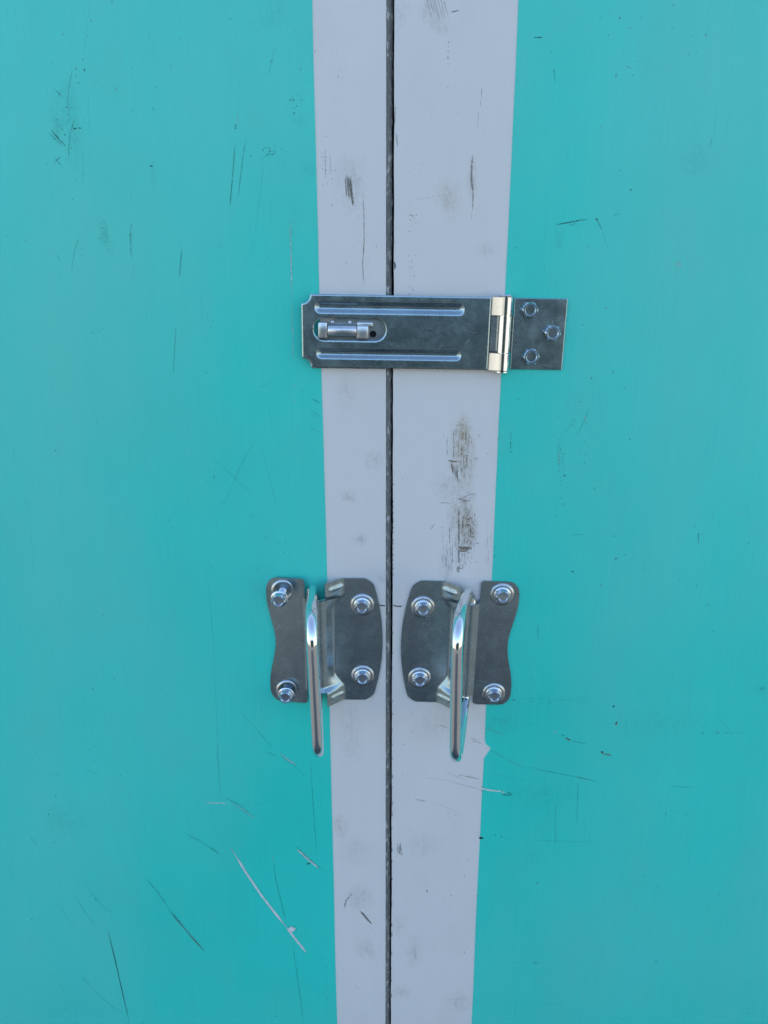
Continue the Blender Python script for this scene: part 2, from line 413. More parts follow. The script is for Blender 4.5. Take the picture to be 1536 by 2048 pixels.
# left panel, middle
line('C', 'dark', .35, .85, (820, 206), (814, 310), (806, 446)); line('C', 'dark', .4, .6, (942, 420), (980, 440)); fleck('C', 'dark', .9, 260, 793, 1); fleck('C', 'dark', .8, 452, 660, .8)
for x, y in ((432, 245), (448, 250), (462, 238), (482, 227), (525, 190), (400, 272)): fleck('C', 'dark', .7, x, y, .7)
line('C', 'dark', .4, .45, (1200, 730), (1120, 860), (1060, 1010), (992, 1090)); line('C', 'dark', .4, .4, (985, 820), (1090, 920), (1190, 1010)); line('C', 'dark', .35, .35, (1205, 740), (1250, 900), (1290, 1060))
line('C', 'dark', .5, .9, (1448, 550), (1498, 577)); line('C', 'dark', .45, .6, (1440, 600), (1496, 640)); line('C', 'dark', .45, .6, (1438, 680), (1500, 712)); line('C', 'dark', .35, .45, (1200, 505), (1290, 460)); line('C', 'dark', .35, .5, (1450, 625), (1498, 652))
for x, y in ((1370, 495), (1372, 560), (1378, 695)): line('C', 'pale', .8, .6, (x - 3, y + 8), (x + 4, y - 8))
fleck('C', 'dark', .9, 1407, 513, .9); line('C', 'dark', .4, .4, (120, 1010), (140, 1075)); line('C', 'dark', .3, .35, (60, 780), (68, 850)); line('C', 'dark', .3, .3, (140, 1080), (158, 1390))
line('C', 'dark', .35, .4, (965, 1310), (1005, 1355)); line('C', 'dark', .3, .3, (965, 1340), (966, 1396)); flecks('C', 'dark', .5, 40, 1350, 900, 160, 300, .2, .5)
# left panel, lower half
line('P', 'dark', .35, .45, (415, 1140), (428, 1300), (436, 1490), (440, 1595)); line('E', 'dark', .35, .6, (866, 180), (876, 300), (884, 400))
line('E', 'dark', .4, .65, (950, 36), (1030, 120), (1105, 208)); line('E', 'dark', .4, .55, (1105, 208), (1190, 270), (1248, 335)); line('E', 'pale', 1.1, .7, (1115, 208), (1188, 262)); line('E', 'dark', .8, .75, (1070, 206), (1110, 228)); line('E', 'pale', .4, .5, (1128, 228), (1160, 252))
line('E', 'dark', .4, .8, (1242, 220), (1248, 340), (1258, 500), (1268, 640)); line('E', 'dark', .3, .45, (1020, 425), (1110, 390)); line('E', 'dark', .3, .4, (1205, 350), (1240, 340))
line('E', 'white', .9, .75, (815, 408), (860, 411), (912, 412)); line('E', 'dark', .8, .7, (852, 412), (862, 412)); line('E', 'dark', .8, .7, (880, 413), (890, 413))
line('E', 'dark', .9, .7, (894, 385), (960, 420), (1020, 470)); line('E', 'pale', 1.0, .6, (922, 408), (975, 440), (1024, 474)); line('E', 'dark', .4, .6, (930, 410), (1000, 466))
line('E', 'dark', .5, .8, (738, 532), (800, 562), (850, 596)); line('E', 'dark', .9, .95, (838, 586), (878, 615))
line('E', 'white', 2.1, 1, (932, 602), (985, 690), (1050, 785), (1100, 850), (1150, 912)); line('E', 'white', 2.0, 1, (1145, 906), (1190, 965), (1228, 1011)); line('E', 'pale', 1.0, .6, (920, 586), (936, 612))
line('E', 'white', 3.2, 1, (1152, 920), (1172, 905)); line('E', 'white', 2.6, 1, (1160, 926), (1182, 910)); line('E', 'dark', .5, .9, (1148, 906), (1178, 903), (1188, 910), (1178, 930))
line('E', 'dark', .5, .85, (1094, 640), (1104, 720), (1128, 820), (1144, 890)); line('E', 'pale', .5, .5, (1090, 620), (1096, 650)); line('E', 'dark', .5, .85, (1170, 960), (1186, 1080), (1202, 1190), (1216, 1296)); line('E', 'dark', .8, .8, (1134, 846), (1140, 860))
line('E', 'white', 1.6, .9, (1186, 594), (1230, 632), (1276, 672)); line('E', 'dark', .7, .9, (1178, 576), (1220, 620), (1270, 662), (1302, 686)); fleck('E', 'dark', 1, 1234, 653, 2.2); line('E', 'pale', .6, .7, (1206, 618), (1256, 660))
line('E', 'dark', .7, .75, (580, 708), (630, 765), (675, 830)); line('E', 'dark', 1.3, .95, (672, 832), (720, 890), (770, 950), (826, 1012)); line('E', 'grey', .7, .7, (690, 860), (760, 936), (822, 1006)); line('E', 'dark', .5, .6, (690, 850), (740, 905))
line('E', 'black', .55, 1, (430, 910), (452, 1000), (484, 1140), (519, 1294)); line('E', 'dark', .4, .75, (312, 1086), (390, 1170), (450, 1226), (505, 1252))
line('E', 'dark', .4, .7, (342, 736), (385, 795), (430, 838), (460, 856)); fleck('E', 'dark', .8, 386, 796, 1.2); line('E', 'dark', .4, .65, (292, 768), (330, 830), (372, 888), (390, 906)); line('E', 'dark', .3, .5, (222, 796), (262, 858), (300, 916)); line('E', 'dark', .3, .4, (180, 1076), (240, 1140), (280, 1190))
line('E', 'dark', .35, .5, (118, 538), (152, 586)); line('E', 'dark', .35, .5, (345, 280), (400, 298)); line('E', 'dark', .5, .6, (672, 160), (686, 168)); fleck('E', 'dark', .8, 224, 381, 1.4); fleck('E', 'dark', .7, 196, 456, 1.2); fleck('E', 'dark', .8, 216, 568, .9); fleck('E', 'dark', .8, 310, 546, .9); fleck('E', 'dark', .9, 128, 876, .9)
line('E', 'dark', .3, .4, (130, 195), (165, 235)); line('E', 'dark', .3, .35, (35, 640), (48, 720)); smudge('E', 'tealsmudge', .3, 250, 480, 140, 120); flecks('E', 'dark', .5, 40, 240, 520, 150, 160, .2, .6); flecks('E', 'dark', .4, 30, 260, 880, 120, 120, .2, .5)
# white band of the left door
smudge('A', 'smudge', .6, 1400, 730, 90, 170); smudge('A', 'smudge', .75, 1405, 730, 30, 110)
for i in range(9): 
    x = 1395 + random.gauss(0, 10); y = 690 + random.random() * 40
    line('A', 'grey', random.uniform(.4, 1.2), random.uniform(.5, .95), (x, y), (x + random.uniform(4, 14), y + random.uniform(50, 110)))
line('A', 'brown', 1.0, .7, (1400, 745), (1408, 790), (1412, 826)); line('A', 'grey', .5, .8, (1450, 760), (1456, 850), (1456, 960), (1450, 1060), (1456, 1150)); line('A', 'brown', .4, .8, (1456, 960), (1454, 1020))
flecks('A', 'grey', .8, 34, 1310, 690, 34, 110, .3, .9); flecks('A', 'grey', .7, 24, 1445, 800, 16, 160, .25, .6)
line('A', 'grey', .4, .5, (1300, 590), (1302, 720)); line('A', 'grey', .4, .45, (1320, 610), (1322, 700))
smudge('H', 'smudge', .9, 235, 990, 110, 85); smudge('H', 'smudge', .9, 330, 1330, 100, 72); smudge('H', 'smudge', .75, 440, 690, 110, 110); smudge('H', 'smudge', .5, 210, 130, 120, 220); smudge('H', 'smudge', .8, 500, 1640, 60, 60)
line('P', 'black', .9, 1, (758, 1210), (766, 1211), (770, 1212), taper=False)
smudge('E', 'smudge', .75, 1440, 790, 75, 75); smudge('E', 'smudge', .6, 1470, 1000, 70, 60); smudge('E', 'smudge', .5, 1400, 120, 60, 200); line('E', 'grey', 1.6, .6, (1412, 770), (1385, 800), (1376, 836)); 
for k in range(4): line('E', 'grey', 1.1, .8, (1438 + k * 4, 842 + k * 2), (1478 + k * 4, 890 + k * 3))
line('E', 'grey', .5, .6, (1420, 1140), (1434, 1158)); smudge('E', 'tan', .4, 1360, 500, 40, 60); smudge('E', 'smudge', .4, 1420, 600, 90, 90)
# white band of the right door
smudge('B', 'smudge', .85, 200, 30, 80, 120, 12); smudge('B', 'smudge', .5, 235, 110, 60, 40); smudge('B', 'smudge', .4, 60, 40, 60, 160)
for k in range(7): line('B', 'grey', .4, .4, (170 + k * 11, -10), (190 + k * 11, 70 + random.uniform(-10, 20)))
line('B', 'black', .6, .8, (268, 48), (280, 46), (302, 41)); fleck('B', 'grey', .9, 259, 169, 1.4)
for y in (188, 205, 226, 232, 256, 350): fleck('B', 'grey', .8, 256, y, .8)
line('B', 'grey', .4, .7, (392, 345), (388, 400), (384, 432)); line('B', 'grey', .35, .4, (378, 440), (374, 520)); line('B', 'grey', 1.2, .9, (354, 622), (350, 680), (351, 735), (357, 775)); line('B', 'grey', .7, .8, (357, 760), (354, 840)); line('B', 'grey', .4, .4, (352, 840), (350, 880)); smudge('B', 'tan', .35, 352, 720, 30, 120)
smudge('B', 'tan', .35, 260, 800, 70, 120); smudge('B', 'smudge', .5, 410, 1000, 60, 50)
flecks('B', 'grey', .8, 14, 118, 870, 18, 40, .4, 1.0); flecks('B', 'grey', .6, 26, 112, 1080, 16, 110, .4, .9); flecks('B', 'grey', .5, 24, 150, 690, 60, 40, .2, .6); line('B', 'grey', .3, .3, (120, 800), (240, 780))
line('B', 'black', 1.0, .9, (40, 1045), (45, 1062), (43, 1080)); line('B', 'grey', .5, .7, (46, 420), (44, 500)); line('B', 'grey', .5, .7, (50, 530), (54, 590))
flecks('B', 'grey', .5, 30, 300, 500, 160, 400, .2, .5)
# the brown rubbed patch on the right band
smudge('H', 'tan', .95, 1155, 470, 75, 200); smudge('H', 'tan', .6, 1150, 640, 150, 340); smudge('H', 'tan', .45, 1160, 1150, 140, 420); smudge('H', 'smudge', .65, 1150, 1200, 170, 380); smudge('H', 'smudge', .55, 1000, 900, 130, 140); smudge('H', 'tan', .5, 1200, 1250, 90, 190); smudge('H', 'smudge', .7, 1020, 1540, 80, 210)
def scrape(n, x0, x1, y0, y1, l0, l1, kind_, s0, s1, w0=.2, w1=.5):
    for _ in range(n):
        kind = random.choice((kind_, 'brown'))
        x = random.triangular(x0, x1); y = random.uniform(y0, y1); l = random.uniform(l0, l1)
        line('H', kind, random.uniform(w0, w1) * .85, random.uniform(s0, s1) * .8, (x, y), (x + random.uniform(-3, 3), y + l))
scrape(40, 1060, 1270, 400, 760, 20, 110, 'brown', .3, .8); scrape(26, 1040, 1140, 690, 790, 20, 90, 'brown', .4, .9); scrape(34, 1040, 1260, 1040, 1400, 20, 120, 'grey', .4, .9)
scrape(22, 980, 1080, 1080, 1640, 40, 160, 'grey', .3, .7); scrape(12, 1330, 1390, 1200, 1500, 40, 120, 'grey', .3, .7, .2, .4); scrape(26, 1090, 1220, 1420, 1560, 15, 60, 'grey', .4, .9)
scrape(60, 1050, 1290, 380, 1100, 12, 70, 'brown', .2, .55, .15, .35); scrape(40, 1060, 1280, 1000, 1500, 10, 60, 'brown', .3, .7, .15, .4)
line('H', 'grey', .5, .8, (1028, 505), (1028, 600), (1026, 660)); line('H', 'grey', .6, .9, (1078, 430), (1080, 560), (1078, 690))
line('H', 'brown', 1.0, .95, (1035, 690), (1080, 698), (1118, 696)); line('H', 'brown', .9, .8, (1060, 700), (1072, 760), (1070, 790)); line('H', 'brown', 1.1, .85, (1175, 648), (1205, 652)); line('H', 'brown', .7, .8, (1176, 470), (1178, 540)); line('H', 'brown', .6, .7, (1185, 660), (1182, 770))
line('H', 'black', .8, .8, (1120, 1055), (1122, 1200), (1122, 1330), (1120, 1400)); line('H', 'grey', 1.2, .9, (1120, 1400), (1120, 1520)); line('H', 'black', 1.6, .9, (1118, 1540), (1120, 1600)); line('H', 'grey', .6, .8, (1100, 1562), (1160, 1562)); line('H', 'grey', .6, .7, (1105, 1590), (1106, 1550))
line('H', 'grey', .6, .8, (1046, 1220), (1047, 1370)); line('H', 'grey', .7, .9, (1100, 1000), (1160, 1008), (1212, 1020)); line('H', 'grey', .6, .8, (1110, 1005), (1230, 958), (1262, 966)); line('H', 'grey', .5, .7, (960, 1036), (1020, 1030), (1060, 1042)); line('H', 'brown', .8, .8, (1150, 1020), (1210, 1016))
for k in range(5): line('H', 'black', .9, .85, (1112 + k * 4, 1388 + k * 9), (1222 - k * 6, 1392 + k * 8))
line('H', 'black', .8, .85, (1222, 1380), (1220, 1420)); line('H', 'grey', .5, .8, (892, 1250), (930, 1202)); line('H', 'grey', .35, .6, (970, 1230), (1000, 1230))
flecks('H', 'brown', 1, 90, 1205, 1230, 48, 170, .35, 1.1); flecks('H', 'black', .9, 60, 1210, 1290, 36, 150, .4, 1.2); flecks('H', 'brown', .8, 60, 1150, 560, 120, 220, .25, .8); flecks('H', 'grey', .8, 60, 1140, 950, 130, 160, .25, .8); flecks('H', 'grey', .8, 70, 1170, 1400, 140, 170, .25, .8)
fleck('H', 'grey', .9, 1285, 490, 1.2); fleck('H', 'grey', .9, 1275, 1355, 1.6); fleck('H', 'grey', .8, 1248, 1130, 1.5); fleck('H', 'grey', .8, 1355, 632, 1)
line('H', 'black', .9, .9, (1432, 516), (1446, 516)); line('H', 'dark', .6, .9, (1450, 490), (1448, 512))
line('P', 'black', 1.0, 1, (786, 1210), (794, 1212), (803, 1212), taper=False)
for y in (880, 1020, 1060, 1110, 1160, 1180, 1230, 1270, 1330, 1360, 1400, 1450, 1490, 1530, 1560, 1610): line('H', 'black', .8, .8, (591, y - 9 + random.uniform(-5, 5)), (592, y + 12))
for k in range(26):
    y = 1240 + k * 30 + random.uniform(-8, 8); line('P', 'black', .6, .7, (786 - (y - 1240) * .004, y), (786 - (y - 1240) * .004, y + random.uniform(3, 11)))
line('G', 'brown', .5, .6, (340, 248), (380, 262)); line('G', 'brown', .5, .6, (350, 262), (392, 272)); line('G', 'brown', .5, .5, (215, 196), (260, 212)); line('G', 'brown', .6, .7, (292, 396), (340, 406), (388, 416)); line('G', 'brown', .4, .5, (245, 420), (320, 438), (388, 458)); line('G', 'brown', .5, .8, (120, 494), (150, 500), (175, 506)); line('G', 'brown', .3, .4, (180, 508), (240, 524), (300, 548)); line('G', 'brown', .4, .4, (240, 382), (330, 420)); line('G', 'brown', .3, .4, (160, 410), (260, 418))
flecks('G', 'brown', .7, 26, 280, 570, 50, 34, .3, .7); smudge('G', 'smudge', .45, 200, 200, 110, 120)
for k in range(6): line('G', 'grey', .5, .7, (54 + k * 3, 660 + random.uniform(0, 30)), (54 + k * 3, 700 + random.uniform(0, 25)))
line('G', 'grey', .4, .7, (55, 705), (78, 720)); smudge('G', 'smudge', .6, 120, 1110, 50, 90); line('G', 'grey', .6, .5, (118, 1090), (126, 1130)); smudge('G', 'smudge', .75, 300, 1310, 80, 60); smudge('G', 'smudge', .7, 70, 1270, 60, 40); smudge('G', 'smudge', .5, 60, 1000, 50, 60); smudge('G', 'smudge', .4, 160, 680, 100, 80)
# right panel
line('B', 'dark', .9, .9, (598, 149), (612, 150), (636, 149)); line('B', 'dark', .7, .6, (680, 278), (684, 330)); fleck('B', 'dark', .9, 680, 281, 1); fleck('B', 'dark', .8, 1028, 72, .8); fleck('B', 'dark', .8, 1100, 141, .7); fleck('B', 'dark', .8, 993, 301, .8); fleck('B', 'dark', .9, 987, 760, 1.2); fleck('B', 'dark', .8, 945, 683, .8); fleck('B', 'dark', .8, 1114, 1146, 1.1); fleck('B', 'dark', .8, 641, 1066, 1); fleck('B', 'dark', .8, 618, 752, .8)
line('B', 'dark', .8, .9, (684, 900), (720, 893), (770, 884), (816, 877)); line('B', 'dark', .5, .7, (740, 892), (752, 906)); flecks('B', 'dark', .9, 10, 750, 896, 26, 8, .5, 1.2); line('B', 'dark', .6, .8, (842, 872), (858, 890), (872, 920)); line('B', 'dark', .3, .5, (872, 920), (898, 1005)); fleck('B', 'dark', .9, 850, 878, 1.8); line('B', 'dark', .6, .6, (916, 860), (945, 856)); line('B', 'dark', .7, .7, (525, 990), (537, 994)); line('B', 'dark', .25, .14, (1120, 150), (1330, 150), (1470, 148)); flecks('B', 'dark', .5, 16, 1240, 490, 40, 50, .3, .7); line('B', 'dark', .5, .4, (1312, 545), (1304, 590)); line('B', 'dark', .3, .3, (1330, 400), (1318, 560)); smudge('B', 'tealsmudge', .3, 1250, 640, 110, 120); flecks('B', 'dark', .5, 60, 1150, 620, 330, 380, .2, .5); smudge('B', 'tealsmudge', .35, 700, 960, 40, 80)
line('B', 'pale', .7, .7, (1168, 1050), (1182, 1048), (1186, 1060), (1174, 1066), (1168, 1054), taper=False)
line('D', 'pale', 1.0, .9, (797, 143), (788, 165)); line('D', 'dark', .4, .7, (810, 115), (786, 172), (758, 226)); line('D', 'dark', .3, .5, (750, 140), (720, 195), (700, 230)); flecks('D', 'dark', .9, 14, 738, 175, 26, 44, .4, 1.0)
line('D', 'dark', .4, .7, (688, 244), (680, 300), (686, 360), (692, 380)); line('D', 'dark', .4, .6, (700, 290), (704, 350)); line('D', 'pale', .4, .6, (686, 290), (690, 350)); flecks('D', 'dark', .9, 16, 697, 310, 16, 90, .4, .9); fleck('D', 'dark', .9, 709, 388, 1.3); fleck('D', 'dark', .9, 789, 337, 1.5); fleck('D', 'dark', .9, 974, 240, 1.1)
for y in (258, 300, 372): fleck('D', 'dark', .8, 797, y, .8)
for y in (216, 231, 258, 272, 292): fleck('D', 'dark', .9, 491, y, 1.0)
line('D', 'dark', .4, .6, (491, 215), (489, 298)); line('D', 'dark', .7, .9, (546, 418), (556, 421)); fleck('D', 'dark', .8, 549, 440, .8); fleck('D', 'dark', .9, 697, 478, 1.0); fleck('D', 'dark', .8, 520, 77, .8); line('D', 'dark', .8, .8, (766, 92), (772, 84))
line('D', 'dark', 1.1, .9, (1254, 620), (1252, 645)); line('D', 'dark', .6, .7, (1252, 640), (1253, 672)); line('D', 'dark', .6, .8, (1310, 566), (1318, 556)); line('D', 'dark', .5, .5, (730, 629), (790, 627)); line('D', 'dark', .25, .2, (790, 628), (920, 622), (1060, 634)); fleck('D', 'dark', .9, 743, 777, 1.5); flecks('D', 'dark', .7, 10, 428, 730, 10, 40, .4, .9); line('D', 'dark', .4, .6, (601, 985), (596, 1045)); line('D', 'dark', .4, .6, (604, 1000), (602, 1060))
line('G', 'dark', .3, .3, (520, 98), (640, 92), (860, 110)); line('G', 'black', 1.0, .9, (512, 98), (526, 100)); flecks('G', 'dark', .9, 40, 620, 106, 110, 16, .3, .9); fleck('G', 'black', 1, 919, 124, 2.0); fleck('G', 'brown', 1, 928, 192, 2.8); fleck('G', 'black', 1, 929, 191, 1.8); fleck('G', 'black', 1, 873, 306, 2.4); line('G', 'brown', 1.0, .9, (862, 303), (880, 314), (912, 320)); fleck('G', 'tan', 0, 0, 0, .1)
line('G', 'pale', 1.0, .7, (676, 224), (692, 230)); line('G', 'dark', .9, .8, (706, 238), (724, 242)); line('G', 'grey', 1.3, .9, (724, 252), (748, 260)); line('G', 'dark', .9, .8, (726, 248), (744, 262)); line('G', 'dark', .6, .8, (748, 262), (808, 274)); line('G', 'dark', .9, .7, (582, 194), (596, 198))
line('G', 'brown', .5, .6, (404, 210), (470, 236), (490, 240)); line('G', 'brown', .4, .6, (420, 296), (500, 340), (560, 372)); line('G', 'dark', .5, .7, (600, 374), (690, 392), (780, 408), (866, 430)); line('G', 'brown', .6, .7, (774, 408), (822, 418)); line('G', 'dark', .4, .5, (560, 362), (700, 394)); flecks('G', 'dark', .6, 46, 480, 190, 90, 40, .25, .7); flecks('G', 'dark', .6, 40, 560, 450, 180, 60, .25, .6); line('G', 'brown', .3, .4, (420, 392), (520, 410), (580, 424)); line('G', 'dark', .3, .4, (410, 160), (520, 190))
line('G', 'white', 1.5, 1, (388, 452), (420, 459), (466, 464), taper=False); line('G', 'pale', 1.6, .8, (466, 464), (486, 470)); line('G', 'dark', 1.4, .9, (470, 476), (510, 480)); line('G', 'dark', 1.0, .9, (490, 468), (508, 472), (508, 484)); line('G', 'black', .7, .8, (388, 444), (398, 448)); line('G', 'black', .7, .8, (386, 462), (398, 462)); line('G', 'dark', .25, .25, (398, 448), (700, 480), (1000, 530), (1530, 580))
fleck('G', 'black', 1, 388, 650, 2.4); line('G', 'black', .9, .9, (378, 648), (400, 650)); 
for x, y, s in ((446, 638, 1.3), (470, 645, 1), (486, 646, .8), (508, 652, .8), (496, 650, .6)): fleck('G', 'black', .9, x, y, s)
line('G', 'dark', .4, .6, (590, 660), (680, 662), (860, 668)); line('G', 'dark', .4, .5, (686, 500), (684, 690)); line('G', 'dark', .4, .6, (776, 420), (770, 600)); line('G', 'dark', .3, .3, (420, 700), (640, 724))
fleck('G', 'black', 1, 1272, 231, 1.6); line('G', 'dark', .3, .35, (1272, 231), (1350, 230), (1450, 230)); fleck('G', 'brown', .9, 1334, 229, 1.8); flecks('G', 'dark', .8, 12, 1370, 226, 70, 10, .4, .9); line('G', 'dark', .5, .6, (1135, 444), (1230, 447)); 
for x in (1178, 1192, 1208, 1226): line('G', 'dark', .9, .8, (x, 444), (x + 8, 447))
line('G', 'dark', .3, .3, (490, 1148), (660, 1149)); line('G', 'dark', .9, .8, (594, 1149), (616, 1149)); line('G', 'dark', .3, .3, (820, 1149), (880, 1150)); line('G', 'dark', .9, .8, (1074, 1145), (1096, 1145)); line('G', 'dark', .25, .2, (1096, 1146), (1430, 1143)); line('G', 'dark', .35, .4, (604, 1318), (712, 1314)); fleck('G', 'dark', .9, 605, 1319, 1.0); fleck('G', 'dark', .9, 708, 1314, .9); fleck('G', 'brown', .9, 612, 832, 1.2); fleck('G', 'dark', .8, 1351, 796, .9); line('G', 'dark', .3, .5, (1026, 1010), (1052, 990)); line('G', 'dark', .3, .4, (526, 1320), (515, 1390)); line('G', 'dark', .3, .3, (1210, 640), (1224, 770)); line('G', 'dark', .3, .3, (1470, 860), (1476, 940)); line('G', 'dark', .8, .7, (1500, 54), (1520, 48)); smudge('G', 'tealsmudge', .4, 1505, 60, 50, 30); line('G', 'black', .6, .8, (516, 98), (524, 98)); line('P', 'dark', .6, .8, (671, 1949), (676, 1950))
smudge('G', 'tealsmudge', .35, 470, 200, 120, 70); smudge('G', 'tealsmudge', .25, 620, 480, 250, 90); smudge('G', 'tealsmudge', .25, 1100, 200, 300, 100)
# faint everyday speckle
for _ in range(150):
    x, y = random.choice(((random.uniform(0, 640), random.uniform(0, 2048)), (random.uniform(1040, 1536), random.uniform(0, 2048))))
    fleck('P', 'dark', random.uniform(.3, .8), x, y, random.uniform(.2, .55))
for _ in range(60):
    fleck('P', 'grey', random.uniform(.3, .7), random.uniform(650, 990), random.uniform(0, 2048), random.uniform(.2, .5))
for _ in range(46):
    x, y = random.choice(((random.uniform(0, 600), random.uniform(0, 2048)), (random.uniform(1040, 1536), random.uniform(0, 2048))))
    l = random.uniform(20, 120); a = random.choice((random.gauss(90, 7), random.gauss(60, 15)))
    line('P', 'dark', random.uniform(.2, .35), random.uniform(.12, .3), (x, y), (x + l * math.cos(R(a)), y + l * math.sin(R(a))))

# ------------------------------------------------------------------ the two doors
Z0, Z1, XW = 0.03, 2.30, 0.86
KINDS = list(MARKS)
def sheet_bm(outline, y_front, y_back):
    """a flat board: outline in (X, Z), front face towards the viewer"""
    bm = bmesh.new()
    fv = [bm.verts.new((x, y_front, z)) for x, z in outline]; bv = [bm.verts.new((x, y_back, z)) for x, z in outline]
    bm.faces.new(fv); bm.faces.new(bv[::-1])
    n = len(outline)
    for i in range(n):
        j = (i + 1) % n
        bm.faces.new((fv[i], bv[i], bv[j], fv[j]))
    bmesh.ops.recalc_face_normals(bm, faces=bm.faces)
    return bm
def add_marks(bm, key, y):
    uvl = bm.loops.layers.uv.new('UVMap'); wl = bm.loops.layers.float_color.new('wear')
    def face(vs_, uvs, ss, mi):
        f = bm.faces.new(vs_); f.material_index = mi; f.normal_update()
        if f.normal.y > 0: f.normal_flip()
        for l in f.loops:
            k = vs_.index(l.vert); l[uvl].uv = uvs[k]; l[wl] = (ss[k],) * 3 + (1,)
    order = sorted(marks[key], key=lambda q: 0 if q[1][0] == 'patch' else 1)
    for n, (kind, d) in enumerate(order):
        mi = 1 + KINDS.index(kind); yy = y - 0.00004 - n * 0.0000008
        if d[0] == 'patch':
            _, c, u, v, s = d
            vs_ = [bm.verts.new(((c + u * a + v * b).x, yy, (c + u * a + v * b).y)) for a, b in ((-1, -1), (1, -1), (1, 1), (-1, 1))]
            face(vs_, [(0, 0), (1, 0), (1, 1), (0, 1)], [s] * 4, mi)
        elif d[0] == 'poly':
            vs_ = [bm.verts.new((q.x, yy, q.y)) for q in d[1]]
            face(vs_, [(.5, .5)] * len(vs_), [d[2]] * len(vs_), mi)
        else:
            pr = None; m = len(d) - 1
            for i, (a, b, s) in enumerate(d):
                cur = (bm.verts.new((a.x, yy, a.y)), bm.verts.new((b.x, yy, b.y)), s, i / m)
                if pr: face([pr[0], cur[0], cur[1], pr[1]], [(pr[3], 1), (cur[3], 1), (cur[3], 0), (pr[3], 0)], [pr[2], cur[2], cur[2], pr[2]], mi)
                pr = cur
def wobble_edge(x, sign, z0, z1, n=90, amp=0.00045):
    pts = []; d = 0
    for i in range(n + 1):
        d = d * .85 + random.uniform(-1, 1) * amp * .5
        pts.append((x + d, z0 + (z1 - z0) * i / n))
    return pts
PAINT = 0.00025                         # the turquoise coat stands this proud of the white board
ALL = [MARKS[k] for k in KINDS]

left = thing('door', 'turquoise door with a narrow white band and worn grey edge, left of the dark gap', 'door', (-XW, 0, 0), group='pair of turquoise doors')
right = thing('door', 'turquoise door with a wide white band rubbed brown, right of the dark gap', 'door', (XW, 0, 0), group='pair of turquoise doors')
def place(o, parent):
    o.parent = parent; o.location = -Vector(parent.location)
    return o
# left door: white board with slanting meeting edge
bm = sheet_bm([(-XW, Z0), (X_GAP_L, Z0), (X_GAP_L, Z1), (-XW, Z1)], 0.0, 0.004)
add_marks(bm, 'left_white', 0.0)
place(build('white_band', bm, [M_WHITE] + ALL, None, smooth=False, recalc=False), left)
edge = wobble_edge(X_L0, 1, Z0, Z1)
bm = sheet_bm([(-XW, Z0)] + edge + [(-XW, Z1)], -PAINT, -0.00001)
add_marks(bm, 'left_teal', -PAINT)
place(build('turquoise_panel', bm, [M_TEAL] + ALL, None, smooth=False, recalc=False), left)
bm = bmesh.new()
prof = [(-XW, 0.0045), (0.0012, 0.0045), (0.0015, 0.0006), (0.0026, 0.0007), (0.0040, 0.0014), (0.0054, 0.0032), (0.0056, 0.028), (-XW, 0.028)]
n = 700; rows = []
for i in range(n + 1):
    z = Z0 + (Z1 - Z0) * i / n
    rows.append([bm.verts.new((x + (random.uniform(-1, 1) * .00025 if 2 <= k <= 5 else 0), y + (random.uniform(-1, 1) * .0003 if 3 <= k <= 4 else 0), z)) for k, (x, y) in enumerate(prof)])
for a, b in zip(rows, rows[1:]):
    for k in range(len(prof)): bm.faces.new((a[k], a[(k + 1) % len(prof)], b[(k + 1) % len(prof)], b[k]))
bm.faces.new(rows[0]); bm.faces.new(rows[-1])
place(build('worn_edge', bm, M_EDGE, None, smooth=False), left)
# right door
ee = wobble_edge(X_GAP_R, 1, Z0, Z1, n=500, amp=0.00025)
bm = sheet_bm(ee + [(XW, Z1), (XW, Z0)], 0.0, 0.028)
add_marks(bm, 'right_white', 0.0)
place(build('white_band', bm, [M_WHITE] + ALL, None, smooth=False, recalc=False), right)
edge = wobble_edge(X_R0, 1, Z0, Z1)
chip = [on_door(*q) for q in ((966, 1517), (980, 1496), (970, 1488), (968, 1479))]       # a torn tooth where the coat has come off
edge = [q for q in edge if not (chip[0].y - .002 < q[1] < chip[-1].y + .002)]
k = sum(1 for q in edge if q[1] < chip[0].y)
dx0 = on_door(966, 1517).x
edge[k:k] = [(X_R0 + (q.x - dx0), q.y) for q in chip]
bm = sheet_bm([(XW, Z0)] + edge + [(XW, Z1)], -PAINT, -0.00001)
add_marks(bm, 'right_teal', -PAINT)
place(build('turquoise_panel', bm, [M_TEAL] + ALL, None, smooth=False, recalc=False), right)
bm = sheet_bm([(-0.06, Z0), (0.07, Z0), (0.07, Z1), (-0.06, Z1)], 0.0285, 0.05)  # unseen panel added behind the gap to stop sun leaks and keep it dark
place(build('gap_light_block', bm, M_BACK, None, smooth=False), right)

